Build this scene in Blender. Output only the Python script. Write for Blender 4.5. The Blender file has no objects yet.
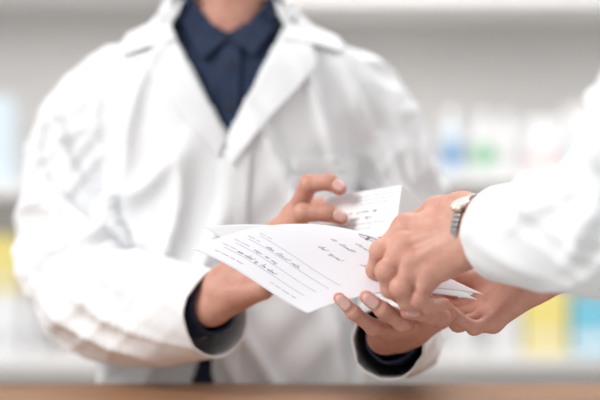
import bpy, bmesh, math, random
import numpy as np
from mathutils import Vector, Matrix, noise
from mathutils.bvhtree import BVHTree
random.seed(4)
SC = bpy.context.scene
C = SC.collection
F = 85/36*600
CAMY, CAMZ = -1.55, 1.2
def P(px, py, d): return Vector(((px-300)/F*d, CAMY+d, CAMZ+(200-py)/F*d))
BASE = {}

# ------------------------------------------------------------------ materials
def mat(name, col, rough=.6, metal=0, var=.04, scale=30, bump=0, bscale=200, sss=0, sheen=0):
    m = bpy.data.materials.new(name); m.use_nodes = True
    nt = m.node_tree; b = nt.nodes['Principled BSDF']
    tc = nt.nodes.new('ShaderNodeTexCoord'); nz = nt.nodes.new('ShaderNodeTexNoise')
    nz.inputs['Scale'].default_value = scale; nz.inputs['Detail'].default_value = 4
    nt.links.new(tc.outputs['Object'], nz.inputs['Vector'])
    r = nt.nodes.new('ShaderNodeValToRGB')
    r.color_ramp.elements[0].position = .3; r.color_ramp.elements[1].position = .7
    r.color_ramp.elements[0].color = tuple(max(0, c*(1-var)) for c in col)+(1,)
    r.color_ramp.elements[1].color = tuple(min(1, c*(1+var)) for c in col)+(1,)
    nt.links.new(nz.outputs['Fac'], r.inputs['Fac']); nt.links.new(r.outputs['Color'], b.inputs['Base Color'])
    b.inputs['Roughness'].default_value = rough; b.inputs['Metallic'].default_value = metal
    if sheen: b.inputs['Sheen Weight'].default_value = sheen
    if bump:
        n2 = nt.nodes.new('ShaderNodeTexNoise'); n2.inputs['Scale'].default_value = bscale
        nt.links.new(tc.outputs['Object'], n2.inputs['Vector'])
        bp = nt.nodes.new('ShaderNodeBump'); bp.inputs['Strength'].default_value = bump; bp.inputs['Distance'].default_value = .001
        nt.links.new(n2.outputs['Fac'], bp.inputs['Height']); nt.links.new(bp.outputs['Normal'], b.inputs['Normal'])
    return m
def skin_mat(name, col, red):
    m = mat(name, col, rough=.5, var=.13, scale=48, bump=.5, bscale=380)
    nt = m.node_tree; b = nt.nodes['Principled BSDF']
    ramp = [n for n in nt.nodes if n.type == 'VALTORGB'][0]
    c0 = ramp.color_ramp.elements[0].color; ramp.color_ramp.elements[0].color = (c0[0]*1.08, c0[1]*.93, c0[2]*.92, 1)
    at = nt.nodes.new('ShaderNodeAttribute'); at.attribute_name = 'red'
    mx = nt.nodes.new('ShaderNodeMix'); mx.data_type = 'RGBA'
    nt.links.new(at.outputs['Fac'], mx.inputs['Factor'])
    nt.links.new(ramp.outputs['Color'], mx.inputs['A']); mx.inputs['B'].default_value = red+(1,)
    nt.links.new(mx.outputs['Result'], b.inputs['Base Color'])
    b.inputs['Subsurface Weight'].default_value = .12
    b.inputs['Subsurface Radius'].default_value = (1, .35, .2); b.inputs['Subsurface Scale'].default_value = .003
    return m
M = {
 'coat': mat('white_cotton', (.865,.875,.89), .85, var=.012, bump=.15, bscale=900),
 'navy': mat('navy_cotton', (.012,.025,.064), .85, var=.15, bump=.2, bscale=900),
 'trouser': mat('dark_trouser_cloth', (.03,.035,.05), .85, var=.1),
 'shoe': mat('black_leather', (.02,.02,.02), .4),
 'hair': mat('dark_hair', (.03,.02,.015), .6, var=.3, scale=120),
 'eye': mat('eye_white', (.8,.8,.78), .2),
 'skinA': skin_mat('skin_warm', (.58,.305,.225), (.62,.225,.165)),
 'skinB': skin_mat('skin_light', (.62,.335,.25), (.65,.25,.185)),
 'nailA': mat('nail_pink', (.76,.46,.41), .2, var=.03),
 'paper': mat('white_paper', (.81,.79,.825), .7, var=.012, scale=12),
 'paper2': mat('white_paper_back', (.77,.76,.78), .7, var=.012, scale=12),
 'ink': mat('dark_ink', (.18,.18,.22), .6),
 'print': mat('black_print', (.18,.18,.19), .6),
 'rule': mat('grey_rule_print', (.30,.30,.33), .6),
 'card': mat('white_card', (.86,.86,.87), .5, var=.01),
 'wood': mat('brown_wood', (.34,.175,.09), .5, var=.12, scale=9),
 'steel': mat('brushed_steel', (.56,.55,.54), .28, 1),
 'gold': mat('pale_gold', (.66,.60,.52), .25, 1),
 'dial': mat('watch_dial', (.60,.58,.55), .3),
 'shelf': mat('white_laminate', (.83,.82,.815), .5, var=.01),
 'back': mat('grey_beige_panel', (.66,.64,.625), .7, var=.02, scale=3),
 'wall': mat('grey_wall_paint', (.70,.69,.68), .8, var=.02, scale=2),
 'floor': mat('pale_vinyl_floor', (.6,.58,.55), .5, var=.05, scale=3),
}

# ------------------------------------------------------------------ mesh helpers
def mk(name, verts, faces, m, parent=None, base=None, smooth=True, solid=0, bevel=0, off=-1):
    if parent is not None: b = BASE[parent]
    else: b = Vector(base) if base is not None else Vector((0,0,0))
    me = bpy.data.meshes.new(name)
    v = np.asarray([tuple(p) for p in verts] if not isinstance(verts, np.ndarray) else verts, dtype=float) - np.array(b)
    me.from_pydata(v.tolist(), [], [tuple(f) for f in (faces.tolist() if isinstance(faces, np.ndarray) else faces)])
    me.update()
    if smooth: me.polygons.foreach_set('use_smooth', [True]*len(me.polygons))
    o = bpy.data.objects.new(name, me); C.objects.link(o); me.materials.append(m)
    if parent is not None: o.parent = parent
    else: o.location = b
    BASE[o] = b
    if solid:
        s = o.modifiers.new('solid', 'SOLIDIFY'); s.thickness = solid; s.offset = off
    if bevel:
        s = o.modifiers.new('bevel', 'BEVEL'); s.width = bevel; s.segments = 2; s.limit_method = 'ANGLE'
    return o
def empty(name, base):
    o = bpy.data.objects.new(name, None); C.objects.link(o); o.location = base; o.empty_display_size = .05
    BASE[o] = Vector(base); return o
def tag(o, label=None, cat=None, group=None, kind=None):
    if label: o['label'] = label
    if cat: o['category'] = cat
    if group: o['group'] = group
    if kind: o['kind'] = kind
    return o
def boxgeo(lo, hi):
    (a,b,c),(d,e,f) = lo, hi
    v = [(a,b,c),(d,b,c),(d,e,c),(a,e,c),(a,b,f),(d,b,f),(d,e,f),(a,e,f)]
    return v, [(0,3,2,1),(4,5,6,7),(0,1,5,4),(1,2,6,5),(2,3,7,6),(3,0,4,7)]
def box(name, lo, hi, m, parent=None, base=None, bevel=.003):
    v, f = boxgeo(lo, hi)
    return mk(name, v, f, m, parent, base, smooth=False, bevel=bevel)
def catmull(arr, n):
    a = np.asarray(arr, float); k = len(a)
    ext = np.vstack([2*a[0]-a[1], a, 2*a[-1]-a[-2]])
    out = []
    for t in np.linspace(0, k-1-1e-9, n):
        i = int(t); u = t-i
        p0,p1,p2,p3 = ext[i],ext[i+1],ext[i+2],ext[i+3]
        out.append(.5*((2*p1)+(-p0+p2)*u+(2*p0-5*p1+4*p2-p3)*u*u+(-p0+3*p1-3*p2+p3)*u**3))
    return np.array(out)
def tube(pts, rads, n=130, m=80, amp=.0, freq=22, seed=0, twist=.5):
    arr = [tuple(p)+(r,) for p, r in zip(pts, rads)]
    c = catmull(arr, n); pos = [Vector(x[:3]) for x in c]; rr = c[:,3]
    verts = []; nrm = None; L = 0
    for i in range(n):
        t = (pos[min(i+1,n-1)]-pos[max(i-1,0)]).normalized()
        if nrm is None:
            nrm = Vector((0,0,1)) if abs(t.z) < .8 else Vector((0,-1,0))
        nrm = (nrm - t*nrm.dot(t)).normalized(); bn = t.cross(nrm)
        if i: L += (pos[i]-pos[i-1]).length
        for j in range(m):
            th = 2*math.pi*j/m; r = rr[i]
            if amp:
                ct, st = math.cos(th), math.sin(th)
                q = Vector((L*freq + twist*math.sin(th+seed), ct*1.1+seed*3.1, st*1.1))
                r += amp*(.55-abs(noise.noise(q))*2.4)
            verts.append(pos[i]+(nrm*math.cos(th)+bn*math.sin(th))*r)
    faces = [(i*m+j, i*m+(j+1)%m, (i+1)*m+(j+1)%m, (i+1)*m+j) for i in range(n-1) for j in range(m)]
    return verts, faces

# ------------------------------------------------------------------ signed distance modelling
def smin(a, b, k):
    h = np.clip(.5+.5*(b-a)/k, 0, 1)
    return b*(1-h)+a*h-k*h*(1-h)
class Grid:
    def __init__(s, lo, hi, h):
        s.h = h; s.lo = np.array(lo, float); n = np.ceil((np.array(hi)-s.lo)/h).astype(int)+1
        s.ax = [(s.lo[i]+h*np.arange(n[i])).astype(np.float32) for i in range(3)]
        s.F = np.full(n, .05, np.float32)
    def sl(s, prims, margin):
        lo = np.full(3, 1e9); hi = np.full(3, -1e9)
        for p in prims:
            for q, r in ((p[1], p[3]), (p[2], p[4])):
                lo = np.minimum(lo, np.array(q)-r); hi = np.maximum(hi, np.array(q)+r)
        a = np.floor((lo-margin-s.lo)/s.h).astype(int); b = np.ceil((hi+margin-s.lo)/s.h).astype(int)+1
        return tuple(slice(max(0, a[i]), max(0, min(b[i], s.F.shape[i]))) for i in range(3))
    def ev(s, p, sl):
        X = s.ax[0][sl[0]][:,None,None]; Y = s.ax[1][sl[1]][None,:,None]; Z = s.ax[2][sl[2]][None,None,:]
        a, b, ra, rb = p[1:]; ba = [b[i]-a[i] for i in range(3)]; L2 = max(1e-9, sum(q*q for q in ba))
        X = X-a[0]; Y = Y-a[1]; Z = Z-a[2]
        t = np.clip((X*ba[0]+Y*ba[1]+Z*ba[2])/L2, 0, 1)
        return np.sqrt((X-t*ba[0])**2+(Y-t*ba[1])**2+(Z-t*ba[2])**2)-(ra+(rb-ra)*t)
    def group(s, prims, k, margin):
        sl = s.sl(prims, margin); A = None
        for p in prims:
            f = s.ev(p, sl); A = f if A is None else smin(A, f, k)
        return sl, A
def nets(G):
    Fv = G.F; s = Fv < 0
    cs = [(i,j,k) for i in (0,1) for j in (0,1) for k in (0,1)]
    n = Fv.shape
    cnt = sum(s[c[0]:n[0]-1+c[0], c[1]:n[1]-1+c[1], c[2]:n[2]-1+c[2]].astype(np.int8) for c in cs)
    mask = (cnt > 0) & (cnt < 8)
    idx = np.full(mask.shape, -1, np.int64); cells = np.argwhere(mask); idx[mask] = np.arange(len(cells))
    acc = np.zeros((len(cells), 3)); num = np.zeros(len(cells))
    for c0 in cs:
        for ax in range(3):
            if c0[ax]: continue
            c1 = list(c0); c1[ax] = 1
            a = cells+np.array(c0); b = cells+np.array(c1)
            v0 = Fv[a[:,0],a[:,1],a[:,2]]; v1 = Fv[b[:,0],b[:,1],b[:,2]]
            m = (v0 < 0) != (v1 < 0)
            t = v0[m]/(v0[m]-v1[m])
            q = np.tile(np.array(c0, float), (m.sum(),1)); q[:,ax] += t
            acc[m] += q; num[m] += 1
    verts = G.lo+G.h*(cells+acc/num[:,None])
    faces = []
    for ax in range(3):
        u, w = (ax+1)%3, (ax+2)%3
        sa = [slice(None)]*3; sb = [slice(None)]*3
        sa[ax] = slice(0,-1); sb[ax] = slice(1,None)
        A = s[tuple(sa)]; B = s[tuple(sb)]
        e = np.argwhere(A != B)
        e = e[(e[:,u] > 0)&(e[:,w] > 0)&(e[:,u] < n[u]-1)&(e[:,w] < n[w]-1)]
        ins = A[e[:,0],e[:,1],e[:,2]]
        def cell(du, dw):
            q = e.copy(); q[:,u] += du; q[:,w] += dw
            return idx[q[:,0],q[:,1],q[:,2]]
        Q = np.stack([cell(-1,-1), cell(0,-1), cell(0,0), cell(-1,0)], 1)
        Q[~ins] = Q[~ins][:,::-1]
        faces.append(Q)
    return verts, np.vstack(faces)
def vnormals(v, fc):
    nrm = np.zeros_like(v); tri = v[fc]; fn = np.cross(tri[:,2]-tri[:,0], tri[:,3]-tri[:,1])
    for c_ in range(4): np.add.at(nrm, fc[:,c_], fn)
    return nrm/(np.linalg.norm(nrm, axis=1)[:,None]+1e-12)

FR = [(.0112,.0100,.0088,.0074),(.0114,.0102,.0090,.0076),(.0110,.0098,.0085,.0072),(.0098,.0086,.0075,.0063)]
def hand(W, FA, fingers, thumb, sc=1.0, fsc=None, dors=None, h=.0012, heel=None, kf=.0055):
    fsc = fsc or sc
    side = (fingers[0][0]-fingers[3][0]).normalized()
    allp = [W, FA]+[p for f in fingers for p in f]+list(thumb)
    lo = np.min([tuple(p) for p in allp], 0)-.045; hi = np.max([tuple(p) for p in allp], 0)+.045
    G = Grid(lo, hi, h)
    pr = []
    for s in (-1, 1):
        pr.append(('c', FA+side*s*.012, W+side*s*.010*sc, .027*sc, .0185*sc))
    offs = (.016, .006, -.005, -.014)
    for i, f in enumerate(fingers):
        pr.append(('c', W+side*offs[i]*sc, f[0], .0165*sc, FR[i][0]*1.08*fsc))
        if i: pr.append(('c', fingers[i-1][0], f[0], .0092*sc, .0088*sc))
    pr.append(('c', W+side*.012*sc, thumb[0], .0185*sc, .0175*sc))
    pr.append(('c', thumb[0], thumb[1], .0170*sc, .0130*sc))
    pr.append(('c', thumb[0].lerp(thumb[1], .75), fingers[0][0].lerp(W, .3), .011*sc, .011*sc))
    if heel: pr.append(('c', W.lerp(heel[0], .3), heel[0], .018*sc, heel[1]))
    sl, palm = G.group(pr, .010, .04)
    if dors is not None:      # knuckles and faint extensor tendons on the back of the hand
        n = side.cross(((fingers[1][0]+fingers[2][0])/2-W).normalized()).normalized()
        if n.dot(Vector(dors)) < 0: n = -n
        for i, f in enumerate(fingers):
            palm = smin(palm, G.ev(('c', f[0]+n*.0024*sc, f[0]+n*.0024*sc, .0106*fsc, .0106*fsc), sl), .010)
            palm = smin(palm, G.ev(('c', W+side*offs[i]*.55*sc+n*.0112*sc, f[0]+n*.0074*sc, .0030*sc, .0034*sc), sl), .010)
    base = np.full(G.F.shape, .05, np.float32); base[sl] = palm
    G.F = base.copy()
    marks = []
    for i, f in enumerate(fingers+[thumb]):
        r = FR[i] if i < 4 else (.0150,.0122,.0112,.0086)
        r = [q*(fsc if i < 4 else sc) for q in r]
        p = [('c', f[k], f[k+1], r[k]*(.97 if k else 1), r[k+1]*.96) for k in range(3)]
        p += [('c', f[1], f[1], r[1]*1.03, r[1]*1.03), ('c', f[2], f[2], r[2]*1.03, r[2]*1.03)]
        s2, A = G.group(p, .003, .022)
        G.F[s2] = np.minimum(G.F[s2], smin(base[s2], A, kf))
        marks += [(f[1], .009, .6), (f[2], .007, .5), (f[3], .010, .85), (f[0], .012, .45)]
    v, fc = nets(G)
    red = np.zeros(len(v))
    for p, s, w in marks:
        d = np.linalg.norm(v-np.array(p), axis=1); red = np.maximum(red, w*np.exp(-(d/s)**2))
    nrm = vnormals(v, fc)
    disp = np.zeros(len(v))
    for i, f in enumerate(fingers+[thumb]):
        for k in (1, 2):
            ax = np.array((f[k+1]-f[k-1]).normalized()); q = v-np.array(f[k])
            s_ = q@ax; rad = np.linalg.norm(q-s_[:,None]*ax, axis=1)
            near = np.exp(-(np.maximum(0, rad-.009)/.004)**2)*(rad < .017)
            for o in (-.0028, 0, .0028):
                disp -= .00055*sc*near*np.exp(-((s_-o+.0007*np.sin(rad*900))/.0008)**2)
    v = v+nrm*disp[:,None]
    return v, fc, red
def nail(parent, a, b, ra, rb, hint, m, sc=1.0):
    ax = (b-a); L = ax.length; ax.normalize()
    n = Vector(hint); n = (n-ax*n.dot(ax)).normalized(); sd = ax.cross(n)
    t0, t1 = L*.42, L+rb*.62
    V = []; N = 12; Mm = 12
    for i in range(N+1):
        u = -1+2*i/N; t = t0+(t1-t0)*i/N
        r = (ra+(rb-ra)*t/L) if t <= L else math.sqrt(max(1e-8, rb*rb-(t-L)**2))
        r = max(r, rb*.75)+.0004
        w = (1-abs(u)**5*.75) if u > 0 else (1-abs(u)**3*.45)
        for j in range(Mm+1):
            an = .86*w*(-1+2*j/Mm)
            V.append(a+ax*t+(n*math.cos(an)+sd*math.sin(an))*r)
    fc = [(i*(Mm+1)+j, (i+1)*(Mm+1)+j, (i+1)*(Mm+1)+j+1, i*(Mm+1)+j+1) for i in range(N) for j in range(Mm)]
    return mk('fingernail', V, fc, m, parent, solid=.0009, off=0)

def body(center, face, right, armR, armL, hz, h=.006):
    c = Vector(center); f = Vector(face); r = Vector(right); up = Vector((0,0,1))
    def at(x, y, z): return Vector((c.x, c.y, 0))+r*x+f*y+up*z
    hc = at(0, .015, hz)
    pr = []
    for s in (-1, 1):
        pr += [('c', at(s*.06,0,1.33), at(s*.055,0,1.08), .080, .076), ('c', at(s*.055,0,1.08), at(s*.075,0,.90), .076, .092),
               ('c', at(s*.085,0,.88), at(s*.09,.0,.50), .082, .055), ('c', at(s*.09,0,.50), at(s*.095,-.01,.09), .052, .035),
               ('c', at(s*.095,-.03,.045), at(s*.10,.13,.035), .04, .03), ('c', at(s*.05,0,1.395), at(s*.15,0,1.345), .040, .040)]
    pr += [('c', at(0,-.005,1.385), hc, .063, .056)]
    head = [('c', hc-f*.035+up*.035, hc+f*.02+up*.03, .077, .07), ('c', hc+f*.03-up*.03, hc+f*.058-up*.08, .055, .024),
            ('c', hc+f*.088+up*.02, hc+f*.108-up*.02, .009, .013), ('c', hc+f*.086-up*.05-r*.018, hc+f*.086-up*.05+r*.018, .009, .009),
            ('c', hc+f*.076+up*.035-r*.035, hc+f*.076+up*.035+r*.035, .014, .014)]
    for s in (-1, 1): head.append(('c', hc+r*s*.078-f*.005+up*.02, hc+r*s*.076-f*.0-up*.02, .014, .009))
    arms = []
    for ch in (armR, armL):
        rr = np.linspace(.040, .028, len(ch))
        arms += [('c', ch[i], ch[i+1], rr[i], rr[i+1]) for i in range(len(ch)-1)]
    pts = [q for p in pr+head+arms for q in (p[1], p[2])]
    G = Grid(np.min([tuple(p) for p in pts], 0)-.12, np.max([tuple(p) for p in pts], 0)+.12, h)
    for pl, k in ((pr, .035), (head, .016), (arms, .02)):
        for p in pl:
            s2 = G.sl([p], .05); G.F[s2] = smin(G.F[s2], G.ev(p, s2), k)
    v, fc = nets(G)
    return v, fc, hc, at
def joinv(parts):
    V, Fc, R = [], [], []; o = 0
    for v, f, r in parts:
        V.append(v); Fc.append(f+o); R.append(r); o += len(v)
    return np.vstack(V), np.vstack(Fc), np.concatenate(R)
def legs_and_head(root, at, hc, f, r, haircol):
    up = Vector((0,0,1))
    G = Grid(tuple(min(at(x,y,0)[i] for x in (-.3,.3) for y in (-.3,.3)) for i in (0,1))+(.02,),
             tuple(max(at(x,y,0)[i] for x in (-.3,.3) for y in (-.3,.3)) for i in (0,1))+(1.12,), .007)
    for s in (-1, 1):
        for p in (('c', at(s*.062,0,1.02), at(s*.08,0,.9), .092, .105), ('c', at(s*.088,0,.88), at(s*.092,0,.5), .097, .074), ('c', at(s*.092,0,.5), at(s*.095,-.01,.12), .074, .062)):
            s2 = G.sl([p], .05); G.F[s2] = smin(G.F[s2], G.ev(p, s2), .03)
    v, fc = nets(G); mk('trousers', v, fc, M['trouser'], root)
    for s in (-1, 1):
        q = [at(s*.095,-.05,.05), at(s*.10,.14,.04)]
        G = Grid(np.min([tuple(p) for p in q],0)-.08, np.max([tuple(p) for p in q],0)+.08, .005)
        for p in (('c', q[0], q[1], .05, .04), ('c', q[0]+up*.05, q[0], .05, .05)):
            s2 = G.sl([p], .05); G.F[s2] = smin(G.F[s2], G.ev(p, s2), .02)
        G.F = np.maximum(G.F, (.002-G.ax[2])[None,None,:])
        v, fc = nets(G); mk('shoe', v, fc, M['shoe'], root)
    G = Grid(tuple(x-.14 for x in hc), tuple(x+.15 for x in hc), .005)
    for p in (('c', hc-f*.04+up*.045, hc+f*.015+up*.05, .084, .076), ('c', hc-f*.05-up*.03, hc-f*.04+up*.03, .06, .078)):
        s2 = G.sl([p], .05); G.F[s2] = smin(G.F[s2], G.ev(p, s2), .02)
    X, Y, Z = [G.ax[i].reshape([-1 if k == i else 1 for k in range(3)])-hc[i] for i in range(3)]
    G.F = np.maximum(G.F, (f.x*X+f.y*Y)*.8-(Z-.045)*.9)
    v, fc = nets(G); mk('hair', v, fc, haircol, root)
    for s in (-1, 1):
        bm = bmesh.new(); bmesh.ops.create_uvsphere(bm, u_segments=16, v_segments=10, radius=.012)
        e = hc+f*.078+r*s*.032+up*.012
        v = [x.co+e for x in bm.verts]; fc = [[q.index for q in x.verts] for x in bm.faces]; bm.free()
        mk('eye', v, fc, M['eye'], root)

# ------------------------------------------------------------------ garments
PROF = [(.60,.215,.150),(.80,.200,.140),(.95,.187,.131),(1.10,.175,.124),(1.22,.180,.129),(1.32,.190,.128),(1.365,.190,.119),
        (1.39,.183,.107),(1.408,.165,.093),(1.424,.133,.082),(1.443,.102,.073),(1.478,.083,.068)]
def torso(cx, cy, ang, shrink=0, n=230, m=300, zmin=.6, amp=0):
    c = catmull([p for p in PROF if p[0] >= zmin-1e-6], n); V = []
    ca, sa = math.cos(ang), math.sin(ang)
    for z, a, b in c:
        a -= shrink; b -= shrink
        for j in range(m):
            th = 2*math.pi*j/m; s, k = math.sin(th), -math.cos(th)
            d = amp*(noise.noise(Vector((s*4+z*9, k*3, z*17)))*1.2-.3+.8*max(0,1-3*abs(noise.noise(Vector((s*3-z*8, k*3, z*9)))))) if amp else 0
            x = (a+d)*math.copysign(abs(s)**.86, s); y = (b+d)*math.copysign(abs(k)**.86, k)
            V.append((cx+x*ca-y*sa, cy+x*sa+y*ca, z))
    Fc = [(i*m+j, i*m+(j+1)%m, (i+1)*m+(j+1)%m, (i+1)*m+j) for i in range(n-1) for j in range(m)]
    return V, Fc
def sstep(x): x = np.clip(x, 0, 1); return x*x*(3-2*x)
def coat_mesh(cx, cy, ang, sleeves, h=.0034, seed=0, tamp=.0135, samp=.0145):
    ca, sa = math.cos(ang), math.sin(ang)
    sp = []
    for pts, rads in sleeves:
        arr = [tuple(p)+(r,) for p, r in zip(pts, rads)]
        end = Vector(arr[-1][:3]); d = (end-Vector(arr[-2][:3])).normalized()
        c = catmull(arr, 90)
        c = np.vstack([c, np.array(tuple(end+d*.018)+(rads[-1],))])
        sp.append((c, end, d))
    allp = np.vstack([s[0][:,:3] for s in sp]); mr = .10
    lo = np.minimum(allp.min(0)-mr, (cx-.25, cy-.22, .58)); hi = np.maximum(allp.max(0)+mr, (cx+.25, cy+.22, 1.51))
    if abs(ang) > .1: lo = np.minimum(lo, (cx-.25, cy-.25, .58)); hi = np.maximum(hi, (cx+.25, cy+.25, 1.51))
    G = Grid(lo, hi, h)
    X = G.ax[0][:,None]-cx; Y = G.ax[1][None,:]-cy
    xl = np.abs(X*ca+Y*sa); yl = np.abs(-X*sa+Y*ca)
    pc = catmull(PROF, 240); az = np.interp(G.ax[2], pc[:,0], pc[:,1]).astype(np.float32); bz_ = np.interp(G.ax[2], pc[:,0], pc[:,2]).astype(np.float32)
    e = 2/.86
    q = ((xl[:,:,None]/az)**e+(yl[:,:,None]/bz_)**e)**(1/e)-1
    q = q.astype(np.float32)
    g = sum(np.gradient(q, h, axis=i)**2 for i in range(3))
    D = np.clip(q/(np.sqrt(g)+1e-2), -.08, .08); del g, q
    S = np.full(D.shape, .06, np.float32)
    for c, end, d in sp:
        for i in list(range(0, len(c)-2, 2))+[len(c)-2]:
            j = min(i+2, len(c)-1)
            p = ('c', Vector(c[i,:3]), Vector(c[j,:3]), c[i,3], c[j,3])
            s2 = G.sl([p], .05); S[s2] = np.minimum(S[s2], G.ev(p, s2))
    k = (.005+.04*sstep((G.ax[2]-1.20)/.14))[None,None,:]
    G.F = smin(D, S, k)
    G.F = np.maximum(G.F, (G.ax[2]-1.495)[None,None,:]); G.F = np.maximum(G.F, (.595-G.ax[2])[None,None,:])
    v, fc = nets(G)
    nrm = vnormals(v, fc)
    bestr = np.full(len(v), 9.); bi = np.zeros(len(v), int); bs = np.zeros(len(v), int)
    for si, (c, end, d) in enumerate(sp):
        for a0 in range(0, len(v), 20000):
            vv = v[a0:a0+20000]
            dist = np.linalg.norm(vv[:,None,:]-c[None,:,:3], axis=2)/c[None,:,3]
            m = dist.min(1); a = dist.argmin(1); u = np.where(m < bestr[a0:a0+20000])[0]
            bestr[a0+u] = m[u]; bi[a0+u] = a[u]; bs[a0+u] = si
    arcs = [np.concatenate([[0], np.cumsum(np.linalg.norm(np.diff(c[:,:3], axis=0), axis=1))]) for c, _, _ in sp]
    disp = np.zeros(len(v))
    N = noise.noise
    for i in range(len(v)):
        x, y, z = v[i]; w = float(sstep((1.45-bestr[i])/.4))
        lx = (x-cx)*ca+(y-cy)*sa; ly = -(x-cx)*sa+(y-cy)*ca
        dt = 0
        if w < 1:
            s_ = 1 if lx > 0 else -1
            fade = min(1, max(0, (1.43-z)/.1))
            q1 = N(Vector((abs(lx)*11+z*5+seed+s_*4, ly*8, z*2.4)))
            q2 = N(Vector((abs(lx)*15-z*13, ly*11+seed+s_*9, z*6)))
            dt = tamp*fade*(1.4*max(0, 1-3.6*abs(q1))**2+.8*q2-.4)
        ds = 0
        if w > 0:
            c = sp[bs[i]][0]; j = bi[i]; r = c[j,3]; nn = len(c)
            o = ((x-c[j,0])/r, (y-c[j,1])/r, (z-c[j,2])/r); t = j/nn
            L = arcs[bs[i]][j]
            under = 1-.6*float(sstep((-o[2]-.35)/.5))
            am = (.55+.85*math.exp(-((t-.52)/.22)**2))*(1-.65*float(sstep((t-.80)/.15)))*under
            q1 = N(Vector((L*11+1.5*o[2]-1.1*o[0], o[0]*.9+seed*3.1+bs[i]*5, o[1]*.9+o[2]*.5)))
            q2 = N(Vector((L*7-1.3*o[1], o[0]*1.1-seed, o[2]*1.1+7)))
            q3 = N(Vector((L*17-1.6*o[2]+.8*o[0], o[0]*1.0+seed*2.3+bs[i]*3, o[1]*1.0)))
            ds = samp*am*(1.4*max(0, 1-3.6*abs(q1))**2+.5*max(0, 1-3.4*abs(q3))**2+.75*q2-.5)
        disp[i] = dt*(1-w)+ds*w
    deg = np.zeros(len(v))
    for c_ in range(4): np.add.at(deg, fc[:,c_], 1)
    for _ in range(3):
        fm = disp[fc].mean(1); acc = np.zeros(len(v))
        for c_ in range(4): np.add.at(acc, fc[:,c_], fm)
        disp = acc/np.maximum(deg, 1)
    v = v+nrm*disp[:,None]
    bm = bmesh.new(); bv = [bm.verts.new(p) for p in v.tolist()]
    for f in fc.tolist():
        try: bm.faces.new([bv[i] for i in f])
        except ValueError: pass
    def bis(co, no, sel):
        vs = [q for q in bm.verts if sel(q.co)]; ss = set(vs)
        fs = [f for f in bm.faces if all(q in ss for q in f.verts)]
        es = {e_ for f in fs for e_ in f.edges}
        bmesh.ops.bisect_plane(bm, geom=vs+list(es)+fs, plane_co=co, plane_no=no, clear_outer=True)
    for c, end, d in sp: bis(end, d, lambda p: (p-end).length < .105)
    bis(Vector((0,0,1.477)), Vector((0,0,1)), lambda p: p.z > 1.45)
    bis(Vector((0,0,.605)), Vector((0,0,-1)), lambda p: p.z < .64)
    bm.verts.index_update(); bm.faces.ensure_lookup_table()
    V = [q.co.copy() for q in bm.verts]; Fc = [tuple(q.index for q in f.verts) for f in bm.faces]; bm.free()
    return V, Fc
def topx(v):
    d = v[1]-CAMY
    return 300+v[0]*F/d, 200-(v[2]-CAMZ)*F/d
def cut(V, Fc, poly_fn, ymin=-9):
    keep = []
    for f in Fc:
        n = len(f)
        x = sum(V[i][0] for i in f)/n; y = sum(V[i][1] for i in f)/n; z = sum(V[i][2] for i in f)/n
        if ymin < y < CAMY+1.975 and poly_fn(*topx((x,y,z))): continue
        keep.append(f)
    return keep
def drape(name, eA, eB, bvh, offA, offB, m, parent, d0=1.87, nu=40, nv=14, solid=.0022, sm=3):
    A = catmull([(a[0],a[1]) for a in eA], nu); B = catmull([(b[0],b[1]) for b in eB], nu); V = np.zeros((nu,nv,3)); O = np.zeros((nu,nv,3))
    for i in range(nu):
        for j in range(nv):
            t = j/(nv-1); q = A[i]*(1-t)+B[i]*t; w = P(q[0], q[1], d0)
            hit = bvh.ray_cast(Vector((w.x, CAMY+1.76, w.z)), Vector((0,1,0)))
            if hit[0] is None or hit[0].y > CAMY+2.0: hit = bvh.find_nearest(Vector((w.x, CAMY+1.88, w.z)))
            p, nn = hit[0], hit[1]
            if nn.y > 0: nn = -nn
            o = offA*(1-t)+offB*t
            V[i,j] = p; O[i,j] = Vector((nn.x*.3, -1, max(0,nn.z)*.6)).normalized()*o
    Y = V[:,:,1].copy()
    for _ in range(sm):
        Z = np.pad(Y, 1, mode='edge'); Y = (Z[:-2,1:-1]+Z[2:,1:-1]+Z[1:-1,:-2]+Z[1:-1,2:]+2*Y)/6
    V[:,:,1] = np.minimum(Y, V[:,:,1]+.001); V = (V+O).reshape(-1,3)
    fc = [(i*nv+j, i*nv+j+1, (i+1)*nv+j+1, (i+1)*nv+j) for i in range(nu-1) for j in range(nv-1)]
    return mk(name, V, fc, m, parent, solid=solid, off=0)

# ================================================================== PHARMACIST
CX, CY = (228-300)/F*1.9, CAMY+1.975
baseA = Vector((CX, CY, 0))
slA = ([P(140,96,1.985), P(106,104,1.98), P(77,150,1.97), P(71,220,1.94), P(86,292,1.86), P(140,312,1.775), P(217,315,1.672)],
       [.040,.062,.067,.069,.070,.068,.051])
slB = ([P(330,98,1.985), P(364,106,1.985), P(389,150,1.985), P(396,215,1.985), P(406,288,1.94), P(404,328,1.80), P(388,343,1.617)],
       [.040,.059,.060,.060,.062,.056,.043])
WA, FAa = P(216,298,1.668), P(158,308,1.755)
WB, FBb = P(394,335,1.625), P(404,330,1.76)
fA = [[P(294,216,1.655), P(309,184,1.634), P(329,182,1.625), P(340,189,1.621)],
      [P(291,230,1.650), P(303,213,1.618), P(327,213,1.612), P(341,218,1.612)],
      [P(283,256,1.642), P(308,246,1.612), P(328,244,1.608), P(340,246,1.608)],
      [P(270,282,1.642), P(294,274,1.618), P(309,267,1.612), P(321,265,1.610)]]
tA = [P(240,268,1.690), P(276,232,1.716), P(308,208,1.708), P(330,204,1.698)]
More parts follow.
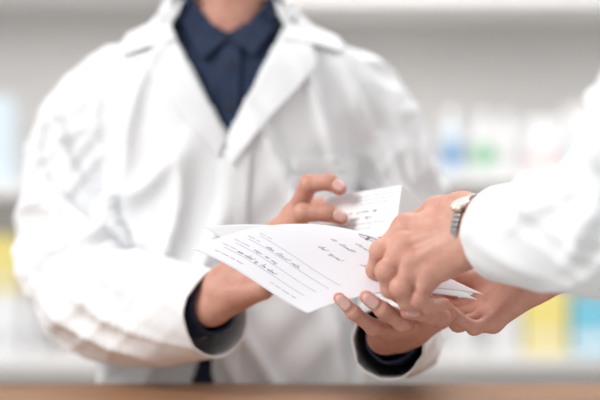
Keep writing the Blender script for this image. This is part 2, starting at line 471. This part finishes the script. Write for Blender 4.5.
fB = [[P(436,316,1.555), P(446,313,1.505), P(437,306,1.496), P(428,302,1.492)],
      [P(421,320,1.548), P(441,318,1.494), P(424,313,1.472), P(407,312,1.466)],
      [P(405,323,1.543), P(402,322,1.488), P(383,310,1.464), P(366,297,1.460)],
      [P(389,326,1.543), P(373,327,1.492), P(354,313,1.470), P(339,298,1.466)]]
tB = [P(415,328,1.615), P(440,316,1.612), P(450,290,1.592), P(444,270,1.577)]
vA, fcA, rA = hand(WA, FAa, fA, tA, 1.08, dors=(0,-1,.2), heel=(P(263,289,1.625), .0130))
vB, fcB, rB = hand(WB, FBb, fB, tB, 1.0)
vb, fb, hcA, atA = body((CX, CY, 0), (0,-1,0), (-1,0,0),
    [slA[0][1], slA[0][2], slA[0][3], slA[0][4], FAa, FAa.lerp(WA,.4)], [slB[0][1], slB[0][2], slB[0][3], slB[0][4], FBb, FBb.lerp(WB,.4)], 1.605)
V, Fc, R = joinv([(vb, fb, np.zeros(len(vb))), (vA, fcA, rA), (vB, fcB, rB)])
person = mk('person', V, Fc, M['skinA'], base=baseA)
at_ = person.data.attributes.new('red', 'FLOAT', 'POINT'); at_.data.foreach_set('value', R.astype(np.float32))
tag(person, 'person in white lab coat and navy shirt facing us behind the counter', 'person')
legs_and_head(person, atA, hcA, Vector((0,-1,0)), Vector((-1,0,0)), M['hair'])
for f, sc, i, hint in ((fA[0],1.08,0,(.1,-1,.55)), (fA[1],1.08,1,(.1,-1,.35)), (fB[1],1,1,(-.1,-1,.35)), (fB[2],1,2,(-.3,-1,.25)), (fB[3],1,3,(-.3,-1,.25)), (fB[0],1,0,(-.1,-1,.3))):
    nail(person, f[2], f[3], FR[i][2]*sc, FR[i][3]*sc, hint, M['nailA'])

# shirt
Vs, Fs = torso(CX, CY, 0, shrink=.016, n=140, m=240, zmin=.8, amp=.005)
bvh_sh = BVHTree.FromPolygons(Vs, Fs)
def neckV(px, py):
    if py > 33: return False
    return abs(px-228) < (33-py)/33*52
shirt = mk('shirt', Vs, cut(Vs, Fs, neckV), M['navy'], person)
drape('collar_leaf', [(163,-12),(176,14),(203,62)], [(186,-12),(205,14),(227,38)], bvh_sh, .010, .007, M['navy'], shirt)
drape('collar_leaf', [(296,-12),(282,14),(253,58)], [(272,-12),(252,14),(229,38)], bvh_sh, .010, .007, M['navy'], shirt)
drape('placket', [(219,36),(219,80),(220,140)], [(240,36),(240,80),(239,140)], bvh_sh, .0015, .0035, M['navy'], shirt, sm=1)
for py in (64, 106):
    w = P(229, py, 1.87); hit = bvh_sh.ray_cast(Vector((w.x,-1,w.z)), Vector((0,1,0)))[0]
    bm = bmesh.new(); bmesh.ops.create_cone(bm, cap_ends=True, segments=20, radius1=.0055, radius2=.005, depth=.002)
    v = [Vector((x.co.x, -x.co.z, x.co.y))+hit-Vector((0,.0055,0)) for x in bm.verts]; fc = [[q.index for q in x.verts] for x in bm.faces]; bm.free()
    mk('button', v, fc, M['trouser'], shirt, smooth=False)
v, fc = tube([P(180,310,1.720), P(200,307,1.692), P(214,306,1.671)], [.036,.035,.033], n=30, m=60, amp=.0015, seed=3)
mk('cuff', v, fc, M['navy'], shirt, solid=.003)
v, fc = tube([P(400,334,1.75), P(395,337,1.69), P(391,339,1.622)], [.035,.032,.029], n=30, m=60, amp=.0015, seed=5)
mk('cuff', v, fc, M['navy'], shirt, solid=.003)

# lab coat
Vc, Fcc = coat_mesh(CX, CY, 0, [slA, slB], seed=2)
bvh_c = BVHTree.FromPolygons(Vc, Fcc)
def openV(px, py):
    if py < 132 and py > -60:
        xl = np.interp(py, [-60,0,20,60,100,130], [140,158,166,188,209,226]); xr = np.interp(py, [-60,0,20,60,100,130], [316,298,288,266,246,230])
        return xl < px < xr
    if py > 335: return np.interp(py, [335,390,460], [206,189,170]) < px < np.interp(py, [335,390,460], [208,214,218])
    return False
coat = mk('lab_coat', Vc, cut(Vc, Fcc, openV, CAMY+1.80), M['coat'], person, solid=.003)
drape('lapel', [(152,50),(152,76),(186,118),(221,158)], [(174,36),(184,58),(205,98),(227,140)], bvh_c, .009, .005, M['coat'], coat)
drape('lapel', [(312,47),(314,70),(274,116),(233,166)], [(284,36),(271,58),(249,98),(226,142)], bvh_c, .009, .005, M['coat'], coat)
drape('collar', [(146,-10),(124,26),(117,53),(146,48)], [(163,-14),(165,6),(171,28),(176,41)], bvh_c, .009, .009, M['coat'], coat)
drape('collar', [(308,-10),(332,24),(345,50),(318,45)], [(294,-14),(292,6),(287,28),(282,41)], bvh_c, .009, .009, M['coat'], coat)
drape('placket', [(221,150),(214,240),(206,335)], [(252,150),(246,240),(240,390)], bvh_c, .0055, .0035, M['coat'], coat)
drape('pocket', [(292,160),(290,200),(290,248)], [(362,157),(362,200),(360,246)], bvh_c, .0022, .0022, M['coat'], coat, sm=1)
drape('pocket_hem', [(291,159),(291,166),(291,173)], [(363,156),(363,163),(363,170)], bvh_c, .0036, .0036, M['coat'], coat, nu=8, sm=1)

# ================================================================== SECOND PERSON
ang2 = math.atan2(-.81, -.59); f2 = Vector((-.808,.589,0)); r2 = Vector((f2.y, -f2.x, 0))
C2 = Vector((.510, CAMY+1.25, 0))
sh2R = Vector((.605, CAMY+1.40, 1.36)); el2R = P(740,190,1.44)
slC = ([P(806,-75,1.14), P(774,-45,1.13), P(712,85,1.19), P(667,200,1.25), P(566,230,1.345), P(501,233,1.430)], [.05,.074,.086,.080,.061,.050])
slD = ([sh2R+Vector((.02,-.02,.03)), sh2R, sh2R.lerp(el2R,.5), el2R, P(670,220,1.49), P(578,256,1.530)], [.045,.064,.064,.058,.046,.036])
WC, FC_ = P(480,231,1.440), P(548,235,1.372)
WD, FD_ = P(533,282,1.545), P(604,248,1.52)
fC = [[P(407,228,1.486), P(380,251,1.470), P(375,270,1.486), P(384,283,1.505)],
      [P(404,247,1.468), P(386,271,1.446), P(390,289,1.456), P(402,298,1.472)],
      [P(410,265,1.456), P(400,288,1.436), P(407,302,1.446), P(421,303,1.462)],
      [P(424,279,1.452), P(418,299,1.437), P(429,307,1.446), P(444,304,1.460)]]
tC = [P(462,212,1.460), P(437,212,1.500), P(411,225,1.538), P(393,241,1.560)]
fD = [[P(476,306,1.590), P(448,306,1.590), P(434,298,1.585), P(426,290,1.580)],
      [P(480,313,1.575), P(450,316,1.575), P(434,306,1.570), P(426,297,1.565)],
      [P(486,319,1.555), P(458,324,1.550), P(443,313,1.547), P(434,303,1.545)],
      [P(493,323,1.535), P(474,328,1.523), P(458,318,1.520), P(448,307,1.520)]]
tD = [P(505,285,1.590), P(478,280,1.600), P(455,276,1.595), P(440,270,1.590)]
vC, fcC, rC = hand(WC, FC_, fC, tC, 1.13, fsc=1.06, dors=(0,-1,.1), kf=.009)
vD, fcD, rD = hand(WD, FD_, fD, tD, .98, fsc=.9)
vb, fb, hc2, at2 = body(C2, f2, r2, [sh2R, el2R, FD_, FD_.lerp(WD,.3)], [slC[0][1], slC[0][2], slC[0][3], FC_, FC_.lerp(WC,.3)], 1.605)
V, Fc, R = joinv([(vb, fb, np.zeros(len(vb))), (vC, fcC, rC), (vD, fcD, rD)])
person2 = mk('person', V, Fc, M['skinB'], base=C2)
at_ = person2.data.attributes.new('red', 'FLOAT', 'POINT'); at_.data.foreach_set('value', R.astype(np.float32))
tag(person2, 'person reaching in from the right edge, wearing a white sleeve and metal wristwatch', 'person')
legs_and_head(person2, at2, hc2, f2, r2, M['hair'])
Vc, Fcc = coat_mesh(C2.x, C2.y, ang2, [slC, slD], h=.004, seed=9)
coat2 = mk('white_coat', Vc, Fcc, M['coat'], person2, solid=.003)
# wristwatch
wc = P(473,230,1.447); wax = (WC-FC_).normalized()
e1 = Vector((-.1,-.80,.62)); e1 = (e1-wax*e1.dot(wax)).normalized()
sideC = (fC[0][0]-fC[3][0]).normalized(); sideC = (sideC-wax*sideC.dot(wax)).normalized(); upC = wax.cross(sideC)
def ringp(an, off=0):
    return wc+sideC*math.cos(an)*(.0358+off)+upC*math.sin(an)*(.0272+off)
bv, bf = [], []; NL = 46
for k in range(NL):
    a0 = 2*math.pi*(k+.08)/NL; a1 = 2*math.pi*(k+.92)/NL
    o = len(bv)
    for off in (0, .0020):
        for w in (-.0048, .0048):
            for a in (a0, a1): bv.append(ringp(a, off)+wax*w)
    bf += [tuple(o+q for q in f) for f in ((0,1,3,2),(4,6,7,5),(0,4,5,1),(2,3,7,6),(0,2,6,4),(1,5,7,3))]
watch = mk('wristwatch', bv, bf, M['steel'], person2, smooth=False, bevel=.0005)
best = min((ringp(2*math.pi*k/90) for k in range(90)), key=lambda q: (q-(wc+e1*.05)).length)
nd = (best-wc).normalized(); t1 = wax; t2 = nd.cross(wax)
def disc(name, r, h0, h1, m, par):
    v = []; N = 40
    for hh, rr in ((h0, r), (h1-.001, r), (h1, r*.9)):
        for k in range(N):
            a = 2*math.pi*k/N; v.append(best+nd*hh+(t1*math.cos(a)+t2*math.sin(a))*rr)
    f = [(i*N+k, i*N+(k+1)%N, (i+1)*N+(k+1)%N, (i+1)*N+k) for i in (0,1) for k in range(N)]+[tuple(range(2*N,3*N)), tuple(reversed(range(N)))]
    return mk(name, v, f, m, par, smooth=False)
disc('watch_case', .0100, .0, .0045, M['gold'], watch)
disc('watch_dial', .0082, .0040, .0051, M['dial'], watch)

# ================================================================== PAPERS AND BOX
def sheet(L, T, B, R_, bulge, sag=0):
    def S(a, t):
        p = L*(1-a)*(1-t)+B*a*(1-t)+T*(1-a)*t+R_*a*t
        return p+Vector((0,-.35,.9))*(bulge*4*t*(1-t)*(1-.25*a)+sag*math.sin(a*5.2+t*2.0)*(1-.5*t))
    return S
def sheet_obj(name, S, m, n=48):
    V = [S(i/n, j/n) for i in range(n+1) for j in range(n+1)]
    fc = [(i*(n+1)+j, (i+1)*(n+1)+j, (i+1)*(n+1)+j+1, i*(n+1)+j+1) for i in range(n) for j in range(n)]
    o = mk(name, V, fc, m, base=S(.5,.5)); s = o.modifiers.new('solid','SOLIDIFY'); s.thickness = .0003; s.offset = 0
    return o
def ribbons(name, strokes, S, m, parent, lift=.0005):
    V, fc = [], []
    W_, H_ = (S(1,.5)-S(0,.5)).length, (S(.5,1)-S(.5,0)).length
    for w, pl in strokes:
        o = len(V)
        for i, (a, b) in enumerate(pl):
            q0 = pl[max(0,i-1)]; q1 = pl[min(len(pl)-1,i+1)]
            dx, dy = (q1[0]-q0[0])*W_, (q1[1]-q0[1])*H_; l = math.hypot(dx,dy) or 1
            nx, ny = -dy/l*w/2/W_, dx/l*w/2/H_
            n = ((S(a+.01,1-b)-S(a-.01,1-b)).cross(S(a,1-b+.01)-S(a,1-b-.01))).normalized()
            if n.y > 0: n = -n
            V.append(S(a+nx, 1-b-ny)+n*lift); V.append(S(a-nx, 1-b+ny)+n*lift)
        fc += [(o+2*i, o+2*i+1, o+2*i+3, o+2*i+2) for i in range(len(pl)-1)]
    return mk(name, V, fc, m, parent)
def scrawl(a, b, length, hgt, rnd, w=.0005, slope=0, asp=1.0):
    out = []; x = a
    while x < a+length:
        pts = []; nl = rnd.randint(2,5); cw = hgt*rnd.uniform(.55,.95)*asp
        for l in range(nl):
            kind = rnd.random(); x0 = x+l*cw
            if kind < .25: q = [(0,0),(.55,-1.7),(.35,-1.8),(.2,.1)]
            elif kind < .4: q = [(0,-.6),(.5,-.5),(.35,1.1),(.0,1.0),(.5,.0)]
            elif kind < .7: q = [(0,0),(.6,-.8),(.2,-.8),(.1,-.1),(.6,0)]
            else: q = [(0,0),(.35,-.75),(.45,.05),(.8,-.7)]
            for (u, v_) in q:
                v_ *= rnd.uniform(.6,1.15)
                pts.append((x0+(u-.25*v_)*cw*.9+rnd.uniform(-.1,.1)*cw, b+v_*hgt*.5+slope*(x0-a)))
        x += nl*cw+rnd.uniform(.6,2.2)*cw
        if len(pts) > 3:
            c = catmull(pts, len(pts)*5); out.append((w*rnd.uniform(.8,1.2), [(float(min(.98,p[0])), float(p[1])) for p in c]))
    return out
def small_print(a, b, length, rnd, h=.006, w=.0004):
    out = []; x = a
    while x < a+length:
        n = rnd.randint(3,7); pts = []
        for i in range(n*2): pts.append((x+i*.0055, b+(h if i % 2 else -h)*rnd.uniform(.3,.7)))
        out.append((w, pts)); x += n*.011+.012
    return out
S1 = sheet(P(192,249,1.535), P(376,238,1.545), P(308,311,1.470), P(484,296,1.488), .021, .0036)
S2 = sheet(P(204,227,1.560), P(372,246,1.566), P(322,300,1.500), P(478,300,1.508), .012)
sh1 = sheet_obj('prescription_sheet', S1, M['paper'])
tag(sh1, 'white prescription sheet with handwriting and a printed form, in front of the plain sheet', 'paper')
sh2 = sheet_obj('paper_sheet', S2, M['paper2'])
tag(sh2, 'plain white sheet showing only its corner behind the written prescription sheet', 'paper')
rnd = random.Random(7)
ribbons('ruled_lines', [(.00045, [(.12+i*.035, b) for i in range(21)]) for b in (.70,.765,.835,.90)], S1, M['rule'], sh1)
pr = []
for b in (.69, .755, .825, .89): pr += small_print(.08, b-.012, .10, rnd)
pr += small_print(.60,.945,.2,rnd) + small_print(.30,.03,.30,rnd) + small_print(.12,.945,.25,rnd)
k = lambda x, y: (.07+x*.13, .055+y*.085)
pr += [(.0022, [k(.05,0), k(.05,.5), k(.05,1)]), (.0020, [k(.05,.02), k(.3,.0), k(.48,.12), k(.48,.34), k(.3,.47), k(.05,.48)]),
       (.0022, [k(.22,.48), k(.5,.82), k(.85,1.25)]), (.0018, [k(.9,.72), k(.6,1.0), k(.38,1.25)])]
ribbons('printed_form', pr, S1, M['print'], sh1)
hw = []
for b, a, l in ((.18,.42,.14),(.28,.28,.12),(.30,.62,.08),(.39,.24,.16),(.43,.60,.14),(.52,.34,.14)): hw += scrawl(a, b, l, .030, rnd, .00042, rnd.uniform(-.10,.02))
hw += scrawl(.26,.755,.26,.022,rnd,.00032); hw += scrawl(.26,.82,.16,.020,rnd,.00032); hw += scrawl(.22,.888,.28,.024,rnd,.00034)
ribbons('handwriting', hw, S1, M['ink'], sh1, .0006)

Cb = P(402,185,1.598); e1b = P(324,198,1.662)-Cb; e3b = P(436,205,1.632)-Cb
e3b = e3b-e1b*(e3b.dot(e1b)/e1b.length_squared); e2b = e1b.cross(e3b).normalized()
if e2b.z > 0: e2b = -e2b
e2b *= .062; e3b = e3b.normalized()*.052
def bx(i, j, k): return Cb+e1b*i+e2b*j+e3b*k
bv = [bx(i,j,k) for k in (0,1) for j in (0,1) for i in (0,1)]
carton = mk('medicine_box', bv, [(0,1,3,2),(4,6,7,5),(0,4,5,1),(2,3,7,6),(0,2,6,4),(1,5,7,3)], M['card'], base=bx(.5,1,.5), smooth=False, bevel=.0012)
me = carton.data; bm = bmesh.new(); bm.from_mesh(me); bmesh.ops.recalc_face_normals(bm, faces=bm.faces); bm.to_mesh(me); bm.free()
tag(carton, 'small white medicine box with a printed text panel pinched between fingers above the papers', 'medicine box')
fl = [bx(i,-.012,k) for k in (.02,.98) for i in (.02,.98)]
mk('tuck_flap', fl, [(0,1,3,2)], M['card'], carton, smooth=False, solid=.0006, off=0)
def SB(a, t): return Cb+e1b*(1-a)+e2b*(1-t)
bp = []
for b, a, l in ((.12,.45,.45),(.2,.45,.4),(.28,.5,.3)): bp += small_print(a, b, l, rnd, .014, .0004)
bp += small_print(.2,.68,.6,rnd,.014,.0004); bp += small_print(.2,.78,.5,rnd,.014,.0004)
ribbons('printed_text', bp, SB, M['print'], carton, .0007)
ribbons('handwriting', scrawl(.24,.44,.5,.045,rnd,.0004)+scrawl(.2,.57,.5,.045,rnd,.0004), SB, M['ink'], carton, .0007)

# ================================================================== COUNTER
ct = empty('counter', (0, CAMY+1.66, 0)); tag(ct, 'brown wooden counter top running along the bottom of the picture', 'counter')
box('worktop', (-1.7, CAMY+1.50, .925), (1.7, CAMY+1.82, .965), M['wood'], ct, bevel=.006)
box('front_panel', (-1.65, CAMY+1.53, .08), (1.65, CAMY+1.56, .925), M['shelf'], ct)
box('plinth', (-1.6, CAMY+1.56, 0), (1.6, CAMY+1.74, .08), M['wood'], ct)
box('back_panel', (-1.65, CAMY+1.74, .08), (1.65, CAMY+1.76, .925), M['shelf'], ct)

# ================================================================== ROOM
tag(box('floor', (-4,-3.5,-.05), (4, CAMY+4.5, 0), M['floor'], bevel=0), kind='structure')
tag(box('wall_back', (-4, CAMY+4.45, 0), (4, CAMY+4.55, 3.0), M['wall'], bevel=0), kind='structure')
tag(box('baseboard_back', (-4, CAMY+4.43, 0), (4, CAMY+4.45, .1), M['shelf'], bevel=.004), kind='structure')

D0 = 4.0
def bx_x(px, d=D0): return (px-300)/F*d
def bz(py, d=D0): return CAMZ+(200-py)/F*d
def unit(x0, x1, zs, th, label):
    u = empty('shelving_unit', ((x0+x1)/2, CAMY+4.2, 0)); tag(u, label, 'shelves')
    y0, y1 = CAMY+D0, CAMY+4.40
    box('back_panel', (x0, y1, 0), (x1, y1+.02, 2.3), M['back'], u)
    for x in (x0, x1): box('side_panel', (x-.012, y0, 0), (x+.012, y1, 2.3), M['shelf'], u)
    for z in zs: box('shelf_board', (x0+.013, y0, z-th), (x1-.013, y1, z), M['shelf'], u)
ZR = [.08, bz(356), bz(174), 1.785, 2.28]
unit(bx_x(240), bx_x(760), ZR, .028, 'white shelving unit on the right behind the counter, holding blurred bottles and boxes')
ZL = [.08, bz(356), bz(182), 1.84, 2.28]
unit(bx_x(-300), bx_x(225), ZL, .04, 'white shelving unit at the far left edge, mostly hidden by the coat sleeve')

def pm(name, c): return mat(name, c, .5, var=.02)
K = {'white': pm('plastic_white',(.85,.85,.86)), 'paleblue': pm('card_pale_blue',(.66,.76,.83)), 'blue': pm('card_blue',(.10,.36,.58)), 'green': pm('label_green',(.25,.55,.33)),
     'yellow': pm('card_yellow',(.80,.68,.22)), 'pink': pm('label_pink',(.78,.55,.55)), 'deep': pm('label_blue',(.12,.30,.55)), 'cyan': pm('card_cyan',(.2,.55,.70)), 'grey': pm('card_grey',(.70,.70,.71)), 'cream': pm('card_cream',(.78,.70,.42))}
def bottle(px, z, w, h, body_m, band_m, label, d=4.1):
    x = bx_x(px, d); r = w/2; b = Vector((x, CAMY+d, z+.001)); N = 28
    prof = [(.0,0),(.9,0),(1,.02),(1,.62),(.95,.68),(.5,.78),(.42,.80),(.42,.86)]
    v = []
    for q, t in prof:
        for k_ in range(N):
            a = 2*math.pi*k_/N; v.append(b+Vector((math.cos(a)*r*q, math.sin(a)*r*q, h*t)))
    f = [(i*N+k_, i*N+(k_+1)%N, (i+1)*N+(k_+1)%N, (i+1)*N+k_) for i in range(len(prof)-1) for k_ in range(N)]
    o = mk('bottle', v, f, body_m, base=b); tag(o, label, 'bottle')
    def cyl(name, q, t0, t1, m):
        v = []
        for t, rr in ((t0,q),(t1,q),(t1,0.001)):
            for k_ in range(N):
                a = 2*math.pi*k_/N; v.append(b+Vector((math.cos(a)*r*rr, math.sin(a)*r*rr, h*t)))
        f = [(i*N+k_, i*N+(k_+1)%N, (i+1)*N+(k_+1)%N, (i+1)*N+k_) for i in range(2) for k_ in range(N)]
        mk(name, v, f, m, o)
    cyl('cap', .52, .84, 1, K['white'])
    v = []
    for t in (.14, .48):
        for k_ in range(N):
            a = 2*math.pi*k_/N; v.append(b+Vector((math.cos(a)*r*1.012, math.sin(a)*r*1.012, h*t)))
    mk('label_band', v, [(k_, (k_+1)%N, N+(k_+1)%N, N+k_) for k_ in range(N)], band_m, o)
def carton_bg(px, z, w, h, m, band, label, d=4.1, dep=.09):
    x = bx_x(px, d); b = Vector((x, CAMY+d, z+.001))
    o = box('carton', (x-w/2, b.y-dep/2, b.z), (x+w/2, b.y+dep/2, b.z+h), m, base=b, bevel=.002); tag(o, label, 'box')
    if band: box('label_stripe', (x-w/2+.003, b.y-dep/2-.001, b.z+h*.12), (x+w/2-.003, b.y-dep/2+.002, b.z+h*.38), band, o, bevel=0)
    box('lid_flap', (x-w/2+.002, b.y-dep/2+.002, b.z+h-.001), (x+w/2-.002, b.y+dep/2-.002, b.z+h+.0015), m, o, bevel=0)
s = 4.1/F
z1 = ZR[2]
bottle(452, z1, 20*s, 64*s, K['paleblue'], K['deep'], 'pale bottle with a blue band, first on the right shelf beside the coat sleeve')
bottle(483, z1, 20*s, 62*s, K['white'], K['green'], 'white bottle with a green band on the right shelf')
bottle(507, z1, 19*s, 60*s, K['white'], K['grey'], 'white bottle with a grey band between the green-banded bottle and the white boxes')
carton_bg(542, z1, 36*s, 54*s, K['white'], K['pink'], 'white box with a pink stripe on the right shelf')
carton_bg(584, z1, 38*s, 66*s, K['white'], K['paleblue'], 'white box with a pale blue stripe at the right edge, above the reaching sleeve')
z2 = ZR[1]
bottle(464, z2, 26*s, 56*s, K['white'], K['grey'], 'white bottle on the lower right shelf beside the coat sleeve')
carton_bg(503, z2, 30*s, 58*s, K['grey'], None, 'light grey box left of the yellow box on the lower right shelf')
carton_bg(543, z2, 44*s, 64*s, K['yellow'], K['cream'], 'yellow box on the lower right shelf under the reaching hands')
carton_bg(590, z2, 42*s, 54*s, K['cyan'], K['paleblue'], 'blue box right of the yellow box on the lower right shelf')
z3, z4 = ZL[2], ZL[1]
carton_bg(0, z3, 30*s, 84*s, K['paleblue'], None, 'pale blue box on the left shelf beside the shoulder of the coat')
carton_bg(2, z4, 40*s, 60*s, K['white'], K['grey'], 'white box at the left edge with a yellow box stacked on it')
carton_bg(3, z4+60*s+.003, 38*s, 54*s, K['yellow'], K['cream'], 'yellow box stacked on a white box at the left edge')
bottle(33, z4, 17*s, 56*s, K['white'], K['grey'], 'white bottle on the lower left shelf right of the stacked boxes')

# ================================================================== LIGHT, CAMERA
w = bpy.data.worlds.new('world'); SC.world = w; w.use_nodes = True
w.node_tree.nodes['Background'].inputs[0].default_value = (.975,.99,1,1); w.node_tree.nodes['Background'].inputs[1].default_value = .60
def area(name, loc, target, size, energy, col):
    l = bpy.data.lights.new(name, 'AREA'); l.size = size; l.energy = energy; l.color = col
    o = bpy.data.objects.new(name, l); C.objects.link(o); o.location = loc
    o.rotation_euler = (Vector(target)-Vector(loc)).to_track_quat('-Z','Y').to_euler(); return o
area('key_light', (-1.9,-1.1,2.7), (0,.2,1.15), 1.0, 56, (1,.995,.985))
area('fill_light', (1.6,.8,2.8), (0,.2,1.2), 1.5, 14, (1,.99,.98))
area('background_fill_light', (.2,1.3,2.85), (.2,2.3,1.2), 1.5, 40, (1,.98,.96))  # unseen light added above the aisle to brighten the shelves behind
cam = bpy.data.cameras.new('camera'); co = bpy.data.objects.new('camera', cam); C.objects.link(co)
co.location = (0, CAMY, CAMZ); co.rotation_euler = (math.pi/2, 0, 0)
cam.lens = 85; cam.sensor_width = 36; cam.clip_start = .05
cam.dof.use_dof = True; cam.dof.focus_distance = 1.52; cam.dof.aperture_fstop = 1.8
SC.camera = co
SC.view_settings.view_transform = 'Standard'
